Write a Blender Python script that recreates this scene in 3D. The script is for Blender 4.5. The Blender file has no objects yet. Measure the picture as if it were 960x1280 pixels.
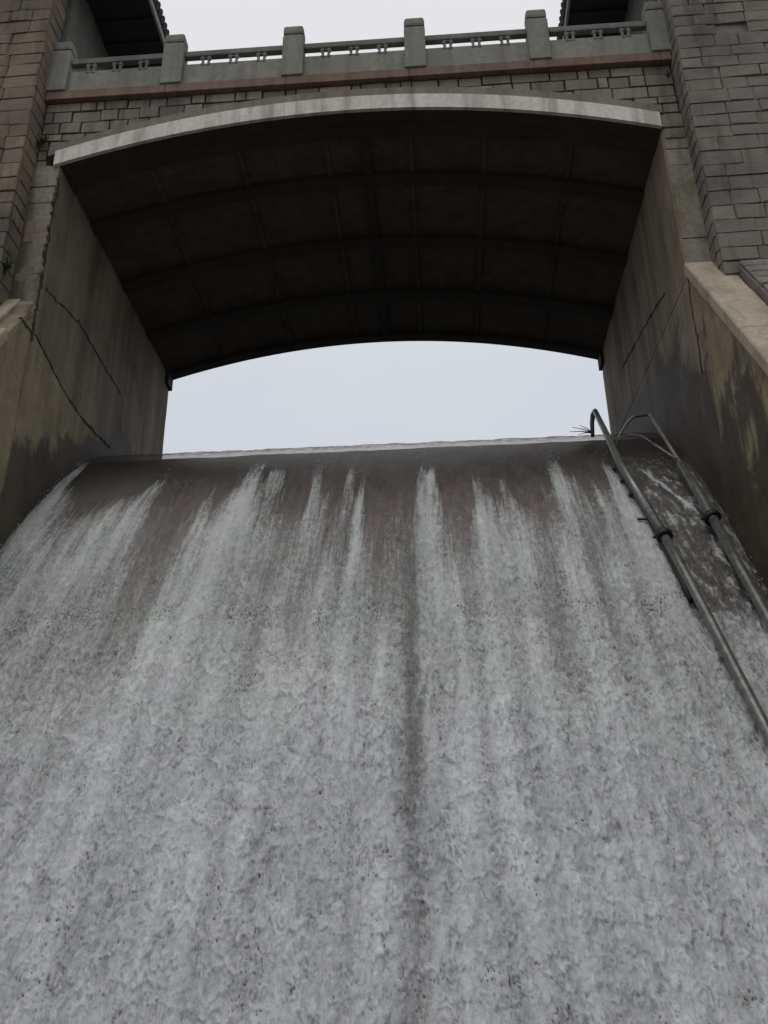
import bpy, bmesh, math, random
import numpy as np
from mathutils import Vector, Matrix
R = random.Random(7)
C = bpy.context.scene.collection
sc = bpy.context.scene

# ------------------------------------------------------------------ camera, sky, sun, exposure
pi_, ya_, ro_ = math.radians(24.37), math.radians(3.46), math.radians(-0.83)
fw = Vector((-math.sin(ya_)*math.cos(pi_), math.cos(ya_)*math.cos(pi_), math.sin(pi_)))
r0 = Vector((math.cos(ya_), math.sin(ya_), 0)); u0 = r0.cross(fw)
rt = r0*math.cos(ro_) + u0*math.sin(ro_); up = -r0*math.sin(ro_) + u0*math.cos(ro_)
camd = bpy.data.cameras.new('camera'); cam = bpy.data.objects.new('camera', camd); C.objects.link(cam)
M = Matrix((rt, up, -fw)).transposed().to_4x4(); M.translation = Vector((0, 0, 1.6)); cam.matrix_world = M
camd.sensor_fit = 'VERTICAL'; camd.sensor_height = 24; camd.lens = 24*1152.5/1280
camd.clip_end = 5000; camd.clip_start = .05
sc.camera = cam
sc.view_settings.view_transform = 'Standard'; sc.view_settings.look = 'None'
sc.view_settings.exposure = 0; sc.view_settings.gamma = 1

SUN_EL, SUN_AZ = math.radians(62), math.radians(200)      # azimuth clockwise from +Y
w = bpy.data.worlds.new('World'); sc.world = w; w.use_nodes = True
nt = w.node_tree; nt.nodes.clear()
def wn(t, **k):
    n = nt.nodes.new(t)
    for a, b in k.items(): setattr(n, a, b)
    return n
out = wn('ShaderNodeOutputWorld'); b1 = wn('ShaderNodeBackground'); b2 = wn('ShaderNodeBackground'); ad = wn('ShaderNodeAddShader')
sky = wn('ShaderNodeTexSky', sky_type='NISHITA', sun_disc=False, sun_elevation=SUN_EL, sun_rotation=SUN_AZ)
sky.dust_density = 4
tc = wn('ShaderNodeTexCoord'); sep = wn('ShaderNodeSeparateXYZ')
nz = wn('ShaderNodeTexNoise'); nz.inputs['Scale'].default_value = 2.2; nz.inputs['Detail'].default_value = 6; nz.inputs['Roughness'].default_value = .55
mp = wn('ShaderNodeMapping'); mp.inputs['Scale'].default_value = (1, 1, 2.6)
cr = wn('ShaderNodeValToRGB')
e = cr.color_ramp.elements
e[0].position = 0; e[0].color = (.50, .53, .58, 1)
e[1].position = 1; e[1].color = (.84, .83, .86, 1)
q = e.new(.45); q.color = (.64, .685, .755, 1)
q = e.new(.62); q.color = (.725, .745, .79, 1)
q = e.new(.76); q.color = (.82, .82, .85, 1)
mx = wn('ShaderNodeMath', operation='MULTIPLY_ADD'); mx.inputs[1].default_value = .34; 
nt.links.new(tc.outputs['Generated'], sep.inputs[0]); nt.links.new(tc.outputs['Generated'], mp.inputs[0]); nt.links.new(mp.outputs[0], nz.inputs[0])
sb = wn('ShaderNodeMath', operation='SUBTRACT'); sb.inputs[1].default_value = .17
nt.links.new(sep.outputs[2], sb.inputs[0])
nt.links.new(nz.outputs[0], mx.inputs[0]); nt.links.new(sb.outputs[0], mx.inputs[2]); nt.links.new(mx.outputs[0], cr.inputs[0])
nt.links.new(cr.outputs[0], b1.inputs[0]); b1.inputs[1].default_value = .93
nt.links.new(sky.outputs[0], b2.inputs[0]); b2.inputs[1].default_value = .05*.12
nt.links.new(b1.outputs[0], ad.inputs[0]); nt.links.new(b2.outputs[0], ad.inputs[1]); nt.links.new(ad.outputs[0], out.inputs[0])
sl = bpy.data.lights.new('sun', 'SUN'); sl.energy = .5; sl.angle = math.radians(25); sl.color = (1, .97, .93)
so = bpy.data.objects.new('sun', sl); C.objects.link(so)
sd = Vector((math.sin(SUN_AZ)*math.cos(SUN_EL), math.cos(SUN_AZ)*math.cos(SUN_EL), math.sin(SUN_EL)))
so.rotation_euler = sd.to_track_quat('Z', 'Y').to_euler(); so.location = (0, -20, 60)

# ------------------------------------------------------------------ dimensions (metres)
S = 12/17
D = 12.0                                   # downstream face of the bridge
XL, XR = -9.057*S, 5.847*S                 # inner faces of the two piers
XM, HW = (XL+XR)/2, (XR-XL)/2
ZS, ZC = 17.607*S+1.6, 18.80*S+1.6         # springing and crown of the arch
YF = 26.95*S                               # upstream face
XTL, XTR = -9.749*S, 6.412*S               # inner corners of the towers
YT = D-.44                                 # tower front
ZR0, ZR1 = 19.83*S+1.6, 20.12*S+1.6        # red coping
YA, ZA, KM, XLIN, SLP = 17.15, 10.53, .1936, 5.31, 1.48
def arch(x, dz=0.0):
    t = (x-XM)/HW
    return ZS+(ZC-ZS)*(1-t*t)+dz
def chute_z(y):
    x = YA-y
    if x <= 0: return ZA - .02*x*x
    if x < XLIN: return ZA-KM*x**1.85
    return ZA-KM*XLIN**1.85-(x-XLIN)*SLP

# ------------------------------------------------------------------ numpy noise
_rs = np.random.RandomState(5); _rs2 = np.random.RandomState(6)
PERM = _rs.permutation(4096).astype(np.int32); GR = _rs.rand(4096)*2*np.pi
GC, GS = np.cos(GR).astype(np.float32), np.sin(GR).astype(np.float32)
def perlin(x, y, seed=0):
    x = np.asarray(x+seed*17.31); y = np.asarray(y+seed*9.77)
    x, y = np.broadcast_arrays(x, y)
    fx = np.floor(x); fy = np.floor(y); xf = (x-fx).astype(np.float32); yf = (y-fy).astype(np.float32)
    xi = fx.astype(np.int32); yi = fy.astype(np.int32)
    u = xf*xf*xf*(xf*(xf*6-15)+10); v = yf*yf*yf*(yf*(yf*6-15)+10)
    pa = PERM[xi & 4095]; pb = PERM[(xi+1) & 4095]; r = []
    for dj in (0, 1):
        ha = PERM[(pa+yi+dj) & 4095]; hb = PERM[(pb+yi+dj) & 4095]; yd = yf-dj
        na = GC[ha]*xf+GS[ha]*yd; nb = GC[hb]*(xf-1)+GS[hb]*yd
        r.append(na+u*(nb-na))
    return (r[0]+v*(r[1]-r[0]))*1.4
def fbm(x, y, o=4, seed=0, g=.5):
    t = 0; a = 1; s = 0
    for k in range(o):
        t = t+a*perlin(x*2**k, y*2**k, seed+k*3); s += a; a *= g
    return t/s
def cells(x, y, seed=0):
    """jittered cells: distance to the nearest and second nearest seed, a random value and the offset down the slope"""
    x = (x+seed*7.3).astype(np.float32); y = (y+seed*3.1).astype(np.float32)
    xi = np.floor(x).astype(np.int32); yi = np.floor(y).astype(np.int32)
    d1 = np.full(x.shape, 9., np.float32); d2 = d1.copy(); rv = np.zeros_like(x); oy = np.zeros_like(x)
    J = _rs2.rand(4096, 3).astype(np.float32)
    for i in (-1, 0, 1):
        for j in (-1, 0, 1):
            h = PERM[(PERM[(xi+i) & 4095]+yi+j) & 4095]; q = J[h]
            dy = y-(yi+j+q[..., 1]); d = np.hypot(x-(xi+i+q[..., 0]), dy)
            new = d < d1; d2 = np.where(new, d1, np.minimum(d2, d)); rv = np.where(new, q[..., 2], rv); oy = np.where(new, dy, oy); d1 = np.where(new, d, d1)
    return d1, d2, rv, oy
def sstep(a, b, x):
    t = np.clip((x-a)/(b-a), 0, 1); return t*t*(3-2*t)

# ------------------------------------------------------------------ materials
class NB:
    def __init__(s, name):
        s.m = bpy.data.materials.new(name); s.m.use_nodes = True; s.t = s.m.node_tree; s.t.nodes.clear()
        s.out = s.n('ShaderNodeOutputMaterial')
        s.geo = s.n('ShaderNodeNewGeometry')
    def n(s, t, **k):
        n = s.t.nodes.new(t)
        for a, b in k.items(): setattr(n, a, b)
        return n
    def l(s, a, b): s.t.links.new(a, b)
    def set(s, i, v):
        if hasattr(v, 'is_linked') or isinstance(v, bpy.types.NodeSocket): s.l(v, i)
        else: i.default_value = (*v, 1) if isinstance(v, tuple) and len(v) == 3 and i.type == 'RGBA' else v
    def noise(s, scale, detail=5, rough=.55, stretch=None, dist=0, vec=None):
        n = s.n('ShaderNodeTexNoise'); n.inputs['Scale'].default_value = scale; n.inputs['Detail'].default_value = detail
        n.inputs['Roughness'].default_value = rough; n.inputs['Distortion'].default_value = dist
        v = vec or s.geo.outputs['Position']
        if stretch:
            m = s.n('ShaderNodeMapping'); m.inputs['Scale'].default_value = stretch; s.l(v, m.inputs[0]); v = m.outputs[0]
        s.l(v, n.inputs['Vector']); return n.outputs[0]
    def ramp(s, f, *st):
        r = s.n('ShaderNodeValToRGB'); e = r.color_ramp.elements
        while len(e) < len(st): e.new(.5)
        for q, (p, c) in zip(e, st):
            q.position = p; q.color = (*c, 1) if isinstance(c, tuple) else (c, c, c, 1)
        s.l(f, r.inputs[0]); return r.outputs[0]
    def mix(s, f, a, b, mode='MIX'):
        m = s.n('ShaderNodeMix', data_type='RGBA', blend_type=mode)
        s.set(m.inputs[0], f); s.set(m.inputs[6], a); s.set(m.inputs[7], b); return m.outputs[2]
    def math(s, op, a, b=0.0, c=0.0):
        m = s.n('ShaderNodeMath', operation=op); s.set(m.inputs[0], a); s.set(m.inputs[1], b); s.set(m.inputs[2], c); return m.outputs[0]
    def attr(s, name):
        a = s.n('ShaderNodeAttribute'); a.attribute_name = name; return a.outputs['Fac']
    def bump(s, h, strength=.4, dist=.01, nrm=None):
        b = s.n('ShaderNodeBump'); b.inputs['Strength'].default_value = strength; b.inputs['Distance'].default_value = dist
        s.l(h, b.inputs['Height'])
        if nrm: s.l(nrm, b.inputs['Normal'])
        return b.outputs[0]
    def bsdf(s, col, rough=.85, nrm=None, **k):
        p = s.n('ShaderNodeBsdfPrincipled'); s.set(p.inputs['Base Color'], col); s.set(p.inputs['Roughness'], rough)
        if nrm: s.l(nrm, p.inputs['Normal'])
        for a, v in k.items(): s.set(p.inputs[a.replace('_', ' ')], v)
        return p.outputs[0]
    def done(s, sh): s.l(sh, s.out.inputs[0]); return s.m
def stone_mat(name, tones, warm):
    b = NB(name)
    oi = b.n('ShaderNodeObjectInfo')
    c = b.ramp(oi.outputs['Random'], *tones)
    n1 = b.noise(3.0, 6, .65); n2 = b.noise(28, 5, .7); n3 = b.noise(.7, 4)
    c = b.mix(b.ramp(n1, (.35, 0.), (.7, .75)), c, warm)
    c = b.mix(b.ramp(n2, (.42, 0.), (.75, .45)), c, (.05, .047, .04))
    c = b.mix(b.ramp(n3, (.5, 0.), (.68, .6)), c, (.075, .078, .068))
    st = b.noise(2.2, 4, .6, (1.6, 1.6, .22))
    c = b.mix(b.ramp(st, (.5, 0.), (.68, .55)), c, (.035, .033, .03))
    h = b.math('ADD', b.noise(18, 6, .75), b.math('MULTIPLY', b.noise(90, 3, .7), .4))
    return b.done(b.bsdf(c, .92, b.bump(h, .7, .02)))
M_STONE_L = stone_mat('weathered_brown_stone', [(0, (.17, .135, .10)), (.35, (.25, .20, .14)), (.65, (.20, .16, .13)), (1, (.32, .25, .165))], (.22, .165, .105))
M_STONE_R = stone_mat('weathered_grey_stone', [(0, (.18, .168, .148)), (.35, (.23, .212, .18)), (.65, (.20, .188, .165)), (1, (.27, .245, .195))], (.22, .185, .14))
M_STONE_S = stone_mat('spandrel_stone', [(0, (.17, .15, .12)), (.4, (.32, .28, .22)), (.7, (.24, .21, .17)), (1, (.44, .39, .31))], (.22, .185, .135))
def concrete(name, base, dark, light, streak=.7, bumpd=.01, rough=.85, scale=1.0, wet=False, moss=0.0):
    b = NB(name)
    n1 = b.noise(1.3*scale, 7, .62, None, .4); n2 = b.noise(11*scale, 6, .7)
    c = b.mix(b.ramp(n1, (.38, 0.), (.64, 1.)), base, light)
    c = b.mix(b.ramp(n2, (.40, 0.), (.8, .6)), c, dark)
    s1 = b.noise(2.0*scale, 6, .6, (1.8, 1.8, .16), .3)
    c = b.mix(b.ramp(s1, (.46, 0.), (.66, streak)), c, dark)
    if moss:
        c = b.mix(b.ramp(b.noise(2.4, 6, .65, (1, 1, .5)), (.52, 0.), (.68, moss)), c, (.06, .075, .025))
    r = rough
    if wet:
        sv = b.attr('shade_stain')  # painted shade under the bridge, mixed with stain streaks
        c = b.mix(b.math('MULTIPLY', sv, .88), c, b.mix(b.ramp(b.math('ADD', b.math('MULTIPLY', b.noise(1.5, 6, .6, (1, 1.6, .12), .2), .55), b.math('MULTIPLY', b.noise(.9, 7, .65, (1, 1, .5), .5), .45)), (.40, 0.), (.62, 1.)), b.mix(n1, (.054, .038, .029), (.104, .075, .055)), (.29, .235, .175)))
        wv = b.attr('wet'); wn_ = b.noise(1.5, 8, .62, (1, 1, .62), .6)
        wf = b.math('ADD', wv, b.math('MULTIPLY', b.math('SUBTRACT', wn_, .5), 1.5))
        wf = b.ramp(wf, (.42, 0.), (.56, 1.))
        c = b.mix(b.math('MULTIPLY', wf, .88), c, b.mix(b.ramp(n1, (.4, 0.), (.6, 1.)), (.020, .015, .009), (.052, .031, .020)))
        r = b.math('SUBTRACT', rough, b.math('MULTIPLY', wf, .15))
    h = b.math('ADD', n2, b.math('MULTIPLY', b.noise(60, 4, .7), .5))
    return b.done(b.bsdf(c, r, b.bump(h, .6, bumpd)))
M_WALL = concrete('ochre_stained_concrete', (.26, .21, .12), (.14, .10, .062), (.35, .295, .19), .55, .014, wet=True, moss=.35)
M_PIER = concrete('stained_render', (.19, .16, .115), (.05, .042, .032), (.31, .275, .215), .85, .014, moss=.3)
M_CAP = concrete('pale_coping_concrete', (.40, .33, .24), (.17, .135, .10), (.50, .43, .33), .45)
M_BAND = concrete('whitewashed_band', (.68, .635, .57), (.30, .26, .215), (.78, .74, .67), .8, .006)
M_RING = concrete('grey_ring_render', (.19, .165, .135), (.09, .075, .06), (.25, .22, .175), .6)
M_RED = concrete('faded_red_render', (.18, .10, .072), (.095, .064, .05), (.23, .16, .12), .8)
M_PARA = concrete('grey_parapet_concrete', (.215, .21, .178), (.105, .10, .085), (.27, .265, .225), .5, .006)
M_RAIL = concrete('brown_weathered_rail', (.155, .145, .13), (.07, .065, .055), (.21, .2, .18), .4, .006)
M_SOFFIT = concrete('dark_soffit', (.082, .063, .052), (.041, .034, .029), (.112, .088, .071), .5)  # dark brown mottled tone for the arch underside
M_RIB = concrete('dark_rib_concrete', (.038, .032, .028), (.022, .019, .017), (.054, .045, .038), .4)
M_PLASTER = concrete('grey_green_plaster', (.13, .135, .115), (.07, .075, .062), (.165, .17, .145), .6)
M_MORTAR_L = concrete('mortar_brown', (.16, .13, .09), (.05, .04, .03), (.22, .18, .13), .5)
M_MORTAR_R = concrete('mortar_grey', (.17, .155, .135), (.05, .045, .04), (.23, .205, .18), .5)
M_GAP = concrete('deep_joint', (.035, .03, .025), (.015, .013, .011), (.06, .05, .04), .5)
M_TIMBER = concrete('dark_painted_timber', (.018, .02, .026), (.01, .011, .014), (.025, .027, .033), .4, .004, .7)
M_FASCIA = concrete('pale_fascia_board', (.30, .29, .27), (.17, .16, .15), (.36, .35, .33), .4, .004)
M_TILE = concrete('grey_clay_tile', (.06, .06, .062), (.025, .025, .027), (.09, .088, .085), .4, .006)
M_GROUND = concrete('river_bed_ground', (.14, .12, .09), (.06, .05, .04), (.2, .17, .13), .2, .03)
def simple(name, col, rough=.5, metal=0.0, col2=None, sc_=14):
    b = NB(name); n = b.noise(sc_, 6, .7)
    c = b.mix(b.ramp(n, (.4, 0.), (.65, 1.)), col, col2 or tuple(x*.5 for x in col))
    return b.done(b.bsdf(c, rough, b.bump(n, .3, .004), Metallic=metal))
M_PIPE = simple('galvanised_green_grey_steel', (.21, .225, .205), .36, .45, (.12, .115, .095), 9)
M_THIN = simple('dull_zinc_tube', (.26, .24, .23), .5, .3, (.14, .12, .11), 12)
M_BLACK = simple('black_rubber', (.014, .014, .014), .55)
M_HOSE = simple('grey_hose', (.20, .19, .17), .6, 0, (.12, .11, .10))
M_TWIG = simple('dead_twig', (.03, .025, .018), .9)
M_LEAF = simple('small_leaf', (.045, .075, .025), .7, 0, (.03, .05, .015))
def lake_mat():
    b = NB('still_water')
    return b.done(b.bsdf((.03, .045, .04), .08, b.bump(b.noise(1.5, 5), .3, .05)))
M_LAKE = lake_mat()
def bed_mat():
    b = NB('algae_stained_spillway_concrete')
    n1 = b.noise(.7, 6, .6, (1.2, .5, .5)); n2 = b.noise(9, 7, .7, (1, .5, .5)); n3 = b.noise(1.6, 5, .6, (1.6, .35, .35), .5)
    c = b.mix(b.ramp(n1, (.4, 0.), (.6, 1.)), (.105, .088, .068), (.17, .136, .118))
    c = b.mix(b.ramp(n3, (.55, 0.), (.66, .7)), c, (.075, .065, .03))
    c = b.mix(b.ramp(n2, (.40, 0.), (.66, .75)), c, (.04, .030, .026)); c = b.mix(b.ramp(b.noise(5, 6, .65, (2.2, .22, .22)), (.48, 0.), (.62, .6)), c, (.26, .20, .175))
    a = b.attr('crest'); c = b.mix(b.math('MULTIPLY', b.attr('lane'), .75), c, (.045, .037, .030)); c = b.mix(b.math('MULTIPLY', a, .9), c, b.mix(n2, (.013, .012, .008), (.042, .034, .024)))
    return b.done(b.bsdf(c, .7, b.bump(n2, .5, .02)))
M_BED = bed_mat()
def water_mat():
    b = NB('cascading_water')
    f = b.attr('foam'); th = b.attr('foam_tone')
    nA = b.noise(60, 5, .7, (1, .42, .42)); nB = b.noise(18, 6, .68, (1, .45, .45), .6); nC = b.noise(1.3, 4, .5)
    ff = b.math('ADD', f, b.math('MULTIPLY', b.math('SUBTRACT', nA, .5), .62))
    ff = b.math('ADD', ff, b.math('MULTIPLY', b.math('SUBTRACT', nB, .5), .5))
    fm = b.ramp(ff, (.10, 0.), (.75, .90), (1., .97))
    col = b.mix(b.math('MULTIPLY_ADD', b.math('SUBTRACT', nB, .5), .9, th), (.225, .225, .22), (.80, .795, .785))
    col = b.mix(b.math('MULTIPLY', b.ramp(nC, (.38, 0.), (.60, .8)), b.math('SUBTRACT', 1., b.attr('low'))), col, (.93, 1.0, .925), 'MULTIPLY'); col = b.mix(b.ramp(b.attr('low'), (0, 0.), (1., 1.)), col, (.965, .985, 1.0), 'MULTIPLY')
    nb = b.bump(b.math('ADD', nA, b.math('MULTIPLY', nB, 1.5)), .75, .018)
    foam = b.bsdf(col, .62, nb, Subsurface_Weight=0.0)
    tr = b.n('ShaderNodeBsdfTransparent'); tr.inputs[0].default_value = (.86, .82, .79, 1)
    gl = b.n('ShaderNodeBsdfGlossy'); gl.inputs['Roughness'].default_value = .2; b.l(nb, gl.inputs['Normal'])
    fr = b.n('ShaderNodeFresnel'); fr.inputs[0].default_value = 1.33; b.l(nb, fr.inputs[1])
    m1 = b.n('ShaderNodeMixShader'); b.l(b.math('MULTIPLY', fr.outputs[0], .36), m1.inputs[0]); b.l(tr.outputs[0], m1.inputs[1]); b.l(gl.outputs[0], m1.inputs[2])
    m2 = b.n('ShaderNodeMixShader'); b.l(fm, m2.inputs[0]); b.l(m1.outputs[0], m2.inputs[1]); b.l(foam, m2.inputs[2])
    return b.done(m2.outputs[0])
M_WATER = water_mat()

M_DROP = simple('white_droplets', (.7, .71, .72), .4, 0, (.6, .61, .62))

# ------------------------------------------------------------------ object helpers
def link(name, me, mat, parent=None, loc=None):
    o = bpy.data.objects.new(name, me); C.objects.link(o)
    if mat and not me.materials: me.materials.append(mat)
    if parent: o.parent = parent
    if loc: o.location = loc
    return o
def empty(name, loc, label, cat, group=None):
    o = bpy.data.objects.new(name, None); C.objects.link(o); o.location = loc; o.empty_display_size = .2
    o['label'] = label; o['category'] = cat
    if group: o['group'] = group
    return o
def tag(o, label=None, cat=None, group=None, kind=None):
    for k, v in (('label', label), ('category', cat), ('group', group), ('kind', kind)):
        if v: o[k] = v
    return o
class MB:
    """collects shapes in WORLD coordinates; build() stores them relative to the parent's base"""
    def __init__(s): s.bm = bmesh.new()
    def box(s, x0, x1, y0, y1, z0, z1, bev=0.0):
        r = bmesh.ops.create_cube(s.bm, size=1); vs = r['verts']
        for v in vs:
            v.co = Vector(((x0+x1)/2+v.co.x*(x1-x0), (y0+y1)/2+v.co.y*(y1-y0), (z0+z1)/2+v.co.z*(z1-z0)))
        if bev: bmesh.ops.bevel(s.bm, geom=list({e for v in vs for e in v.link_edges}), offset=bev, segments=2, affect='EDGES', profile=.6)
        return s
    def hexa(s, pts, bev=0.0):          # 8 points: bottom loop 0-3, top loop 4-7
        vs = [s.bm.verts.new(p) for p in pts]
        for f in ((3, 2, 1, 0), (4, 5, 6, 7), (0, 1, 5, 4), (1, 2, 6, 5), (2, 3, 7, 6), (3, 0, 4, 7)): s.bm.faces.new([vs[i] for i in f])
        if bev: bmesh.ops.bevel(s.bm, geom=list({e for v in vs for e in v.link_edges}), offset=bev, segments=1, affect='EDGES')
        return s
    def prism(s, poly, y0, y1, bev=0.0):   # polygon in xz extruded along y
        a = [s.bm.verts.new((x, y0, z)) for x, z in poly]; b = [s.bm.verts.new((x, y1, z)) for x, z in poly]
        n = len(poly); s.bm.faces.new(a); s.bm.faces.new(b[::-1])
        for i in range(n): s.bm.faces.new((a[i], b[i], b[(i+1) % n], a[(i+1) % n]))
        if bev: bmesh.ops.bevel(s.bm, geom=list({e for v in a for e in v.link_edges if e.other_vert(v) in a}), offset=bev, segments=1, affect='EDGES')
        return s
    def tube(s, pts, rad, seg=14, cap=True):
        pts = [Vector(p) for p in pts]; rings = []
        rads = rad if isinstance(rad, (list, tuple)) else [rad]*len(pts)
        ref = Vector((1, .13, .2)).normalized()
        for i, p in enumerate(pts):
            t = ((pts[min(i+1, len(pts)-1)]-pts[max(i-1, 0)])).normalized()
            a = (ref-t*ref.dot(t)).normalized(); bb = t.cross(a)
            rings.append([s.bm.verts.new(p+(a*math.cos(k*2*math.pi/seg)+bb*math.sin(k*2*math.pi/seg))*rads[i]) for k in range(seg)])
        for r1, r2 in zip(rings, rings[1:]):
            for k in range(seg): f = s.bm.faces.new((r1[k], r1[(k+1) % seg], r2[(k+1) % seg], r2[k])); f.smooth = True
        if cap: s.bm.faces.new(rings[0][::-1]); s.bm.faces.new(rings[-1])
        return s
    def build(s, name, mat, parent=None, subtract=None):
        me = bpy.data.meshes.new(name); bmesh.ops.recalc_face_normals(s.bm, faces=s.bm.faces[:]); s.bm.to_mesh(me); s.bm.free()
        p = parent; off = Vector((0, 0, 0))
        while p is not None: off += p.location; p = p.parent
        me.transform(Matrix.Translation(-off))
        return link(name, me, mat, parent)
def grid_mesh(name, P, attrs=None, smooth=True):
    """P: (rows, cols, 3) array"""
    nr, nc = P.shape[:2]; me = bpy.data.meshes.new(name)
    nv = nr*nc; nf = (nr-1)*(nc-1)
    me.vertices.add(nv); me.vertices.foreach_set('co', P.reshape(-1).astype(np.float32))
    i = np.arange(nr-1)[:, None]*nc+np.arange(nc-1)[None, :]
    q = np.stack([i, i+1, i+nc+1, i+nc], -1).reshape(-1)
    me.loops.add(nf*4); me.loops.foreach_set('vertex_index', q.astype(np.int32))
    me.polygons.add(nf); me.polygons.foreach_set('loop_start', np.arange(nf, dtype=np.int32)*4)
    me.polygons.foreach_set('use_smooth', np.full(nf, smooth))
    me.update(calc_edges=True)
    for k, v in (attrs or {}).items():
        a = me.attributes.new(k, 'FLOAT', 'POINT'); a.data.foreach_set('value', np.broadcast_to(v, (nr, nc)).reshape(-1).astype(np.float32))
    return me
# rough-faced stone, unit size: front face towards -Y, 8 variants, 42 triangles
def stone_variant(k):
    r = random.Random(100+k); me = bpy.data.meshes.new('stone')
    g = [-.5, -.45, .45, .5]; V = []; F = []
    for j, z in enumerate(g):
        for i, x in enumerate(g):
            edge = i in (0, 3) or j in (0, 3)
            jx, jz = r.uniform(-.012, .012), r.uniform(-.02, .02)
            if i in (1, 2) or j in (1, 2): jx += r.uniform(-.03, .03) * (0 if i in (0, 3) else 1); jz += r.uniform(-.03, .03) * (0 if j in (0, 3) else 1)
            y = -.5+(.10+r.uniform(-.05, .08) if edge else r.uniform(-.08, .10))
            V.append((x+jx, y, z+jz))
    for j in range(3):
        for i in range(3): a = j*4+i; F.append((a, a+1, a+5, a+4))
    ring = [0, 1, 2, 3, 7, 11, 15, 14, 13, 12, 8, 4]; base = len(V)
    for q in ring: V.append((V[q][0], .5, V[q][2]))
    for n in range(12): F.append((ring[n], base+n, base+(n+1) % 12, ring[(n+1) % 12]))
    me.from_pydata(V, [], F); me.update(); return me
_variants = {}
def stone(parent, mat, center, size, rotz=0.0, rotx=0.0):
    key = mat.name
    if key not in _variants:
        _variants[key] = [stone_variant(k) for k in range(8)]
        for m in _variants[key]: m.materials.append(mat)
    o = bpy.data.objects.new('stone', R.choice(_variants[key])); C.objects.link(o); o.parent = parent
    o.location = Vector(center)-parent.location; o.scale = size; o.rotation_euler = (rotx+R.uniform(-.012, .012), R.uniform(-.012, .012), rotz+R.uniform(-.012, .012))
    return o

# ------------------------------------------------------------------ setting: ground, lake, spillway, water
n = 40
gx = np.concatenate([-np.geomspace(1500, 14, n), np.linspace(-12, 12, 30), np.geomspace(14, 1500, n)])
gy = np.concatenate([-np.geomspace(1500, 12, n), np.linspace(-10, 30, 50), np.geomspace(32, 1500, n)])
X, Y = np.meshgrid(gx, gy); d = np.hypot(X, Y-5)
Zg = fbm(X*.3, Y*.3, 3)*.12+fbm(X*.012, Y*.012, 4, 3)*18*sstep(60, 300, d)
Zg = Zg+14*sstep(45, 170, np.abs(X+1))
o = link('ground', grid_mesh('ground', np.stack([X, Y, Zg-.25], -1)), M_GROUND); o['kind'] = 'structure'
gx = np.linspace(-6.2, 4.0, 60); gy = np.linspace(-60, 9.5, 160); X, Y = np.meshgrid(gx, gy)
o = link('pool', grid_mesh('pool', np.stack([X, Y, .06+.03*fbm(X*2, Y*2, 3)*sstep(-10, 6, Y)], -1)), M_LAKE); o['kind'] = 'structure'
X, Y = np.meshgrid(np.linspace(-150, 150, 30), np.linspace(19.9, 420, 40))
o = link('lake', grid_mesh('lake', np.stack([X, Y, 0*X+10.60], -1)), M_LAKE); o['kind'] = 'structure'

def profile(n, y0=20.4, warp=None):
    ys = np.linspace(y0, 7.2, 4000); zs = np.array([chute_z(y) for y in ys])
    s = np.concatenate([[0], np.cumsum(np.hypot(np.diff(ys), np.diff(zs)))])
    # spacing grows with distance from the camera
    dist = np.hypot(ys, zs-1.6); wgt = 1/np.clip(dist-3.5, 3, 20)
    cw = np.concatenate([[0], np.cumsum(wgt[1:]*np.diff(s))]); t = np.interp(np.linspace(0, cw[-1], n), cw, np.arange(len(ys)))
    yy = np.interp(t, np.arange(len(ys)), ys); zz = np.interp(t, np.arange(len(ys)), zs); ss = np.interp(t, np.arange(len(ys)), s)
    ty = np.gradient(yy, ss); tz = np.gradient(zz, ss); ny, nz_ = tz, -ty
    return yy, zz, ss, np.where(nz_ < 0, -ny, ny), np.abs(nz_)
yy, zz, ss, ny, nz_ = profile(240)
U = np.linspace(XL-.15, XR+.15, 90)
UU, SS = np.meshgrid(U, ss)
hb = fbm(UU*1.2, SS*.6, 4, 8)*.03-.09
Pb = np.stack([UU, yy[:, None]+ny[:, None]*hb, zz[:, None]+nz_[:, None]*hb], -1)
s_cr = np.interp(-YA, -yy, ss)                 # arc length at the crest
crest = 1-sstep(2.9, 6.0, SS-s_cr+.5*fbm(UU*1.5, SS*.5, 3, 4))  # dark crest band: reflected bridge soffit painted into the brown bed colour
o = link('spillway', grid_mesh('spillway', Pb, {'crest': crest, 'lane': sstep(2.95, 3.15, UU)}), M_BED); o['kind'] = 'structure'
# dam body under the spillway and the sill behind it
mb = MB(); ysb = [17.15, 19.8]
mb.box(XL-.1, XR+.1, 17.3, 20.3, 0, ZA-.35)
mb.build('dam_body', M_BED)['kind'] = 'structure'

# --- the falling water: one dense sheet of roll waves
NS, NU = 860, 900
yy, zz, ss, ny, nz_ = profile(NS)
U = np.linspace(XL+.002, XR-.002, NU); UU, SS = np.meshgrid(U, ss); s0 = SS-s_cr
def rolls(lu, ls, amp, seed, sharp=.09):
    wv = fbm(UU/lu, SS/(ls*2.2), 4, seed, .55)*1.9
    ph = SS/ls+wv+.35*perlin(UU/(lu*.28), SS/(ls*.6), seed+5)
    t = ph-np.floor(ph)
    prof = np.where(t < 1-sharp, (t/(1-sharp))**1.6, (1-t)/sharp)
    gate = sstep(-.25, .35, perlin(UU/(lu*1.1), SS/(ls*1.3), seed+9))
    return amp*prof*gate, (np.where(t < 1-sharp*.4, t, 0)-.5)*gate, t
grow = sstep(4.2, 9.5, s0)
wx = fbm(UU/.13, SS/.20, 4, 301, .65)*.085; wy = fbm(UU/.13, SS/.20, 4, 311, .65)*.12
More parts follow.
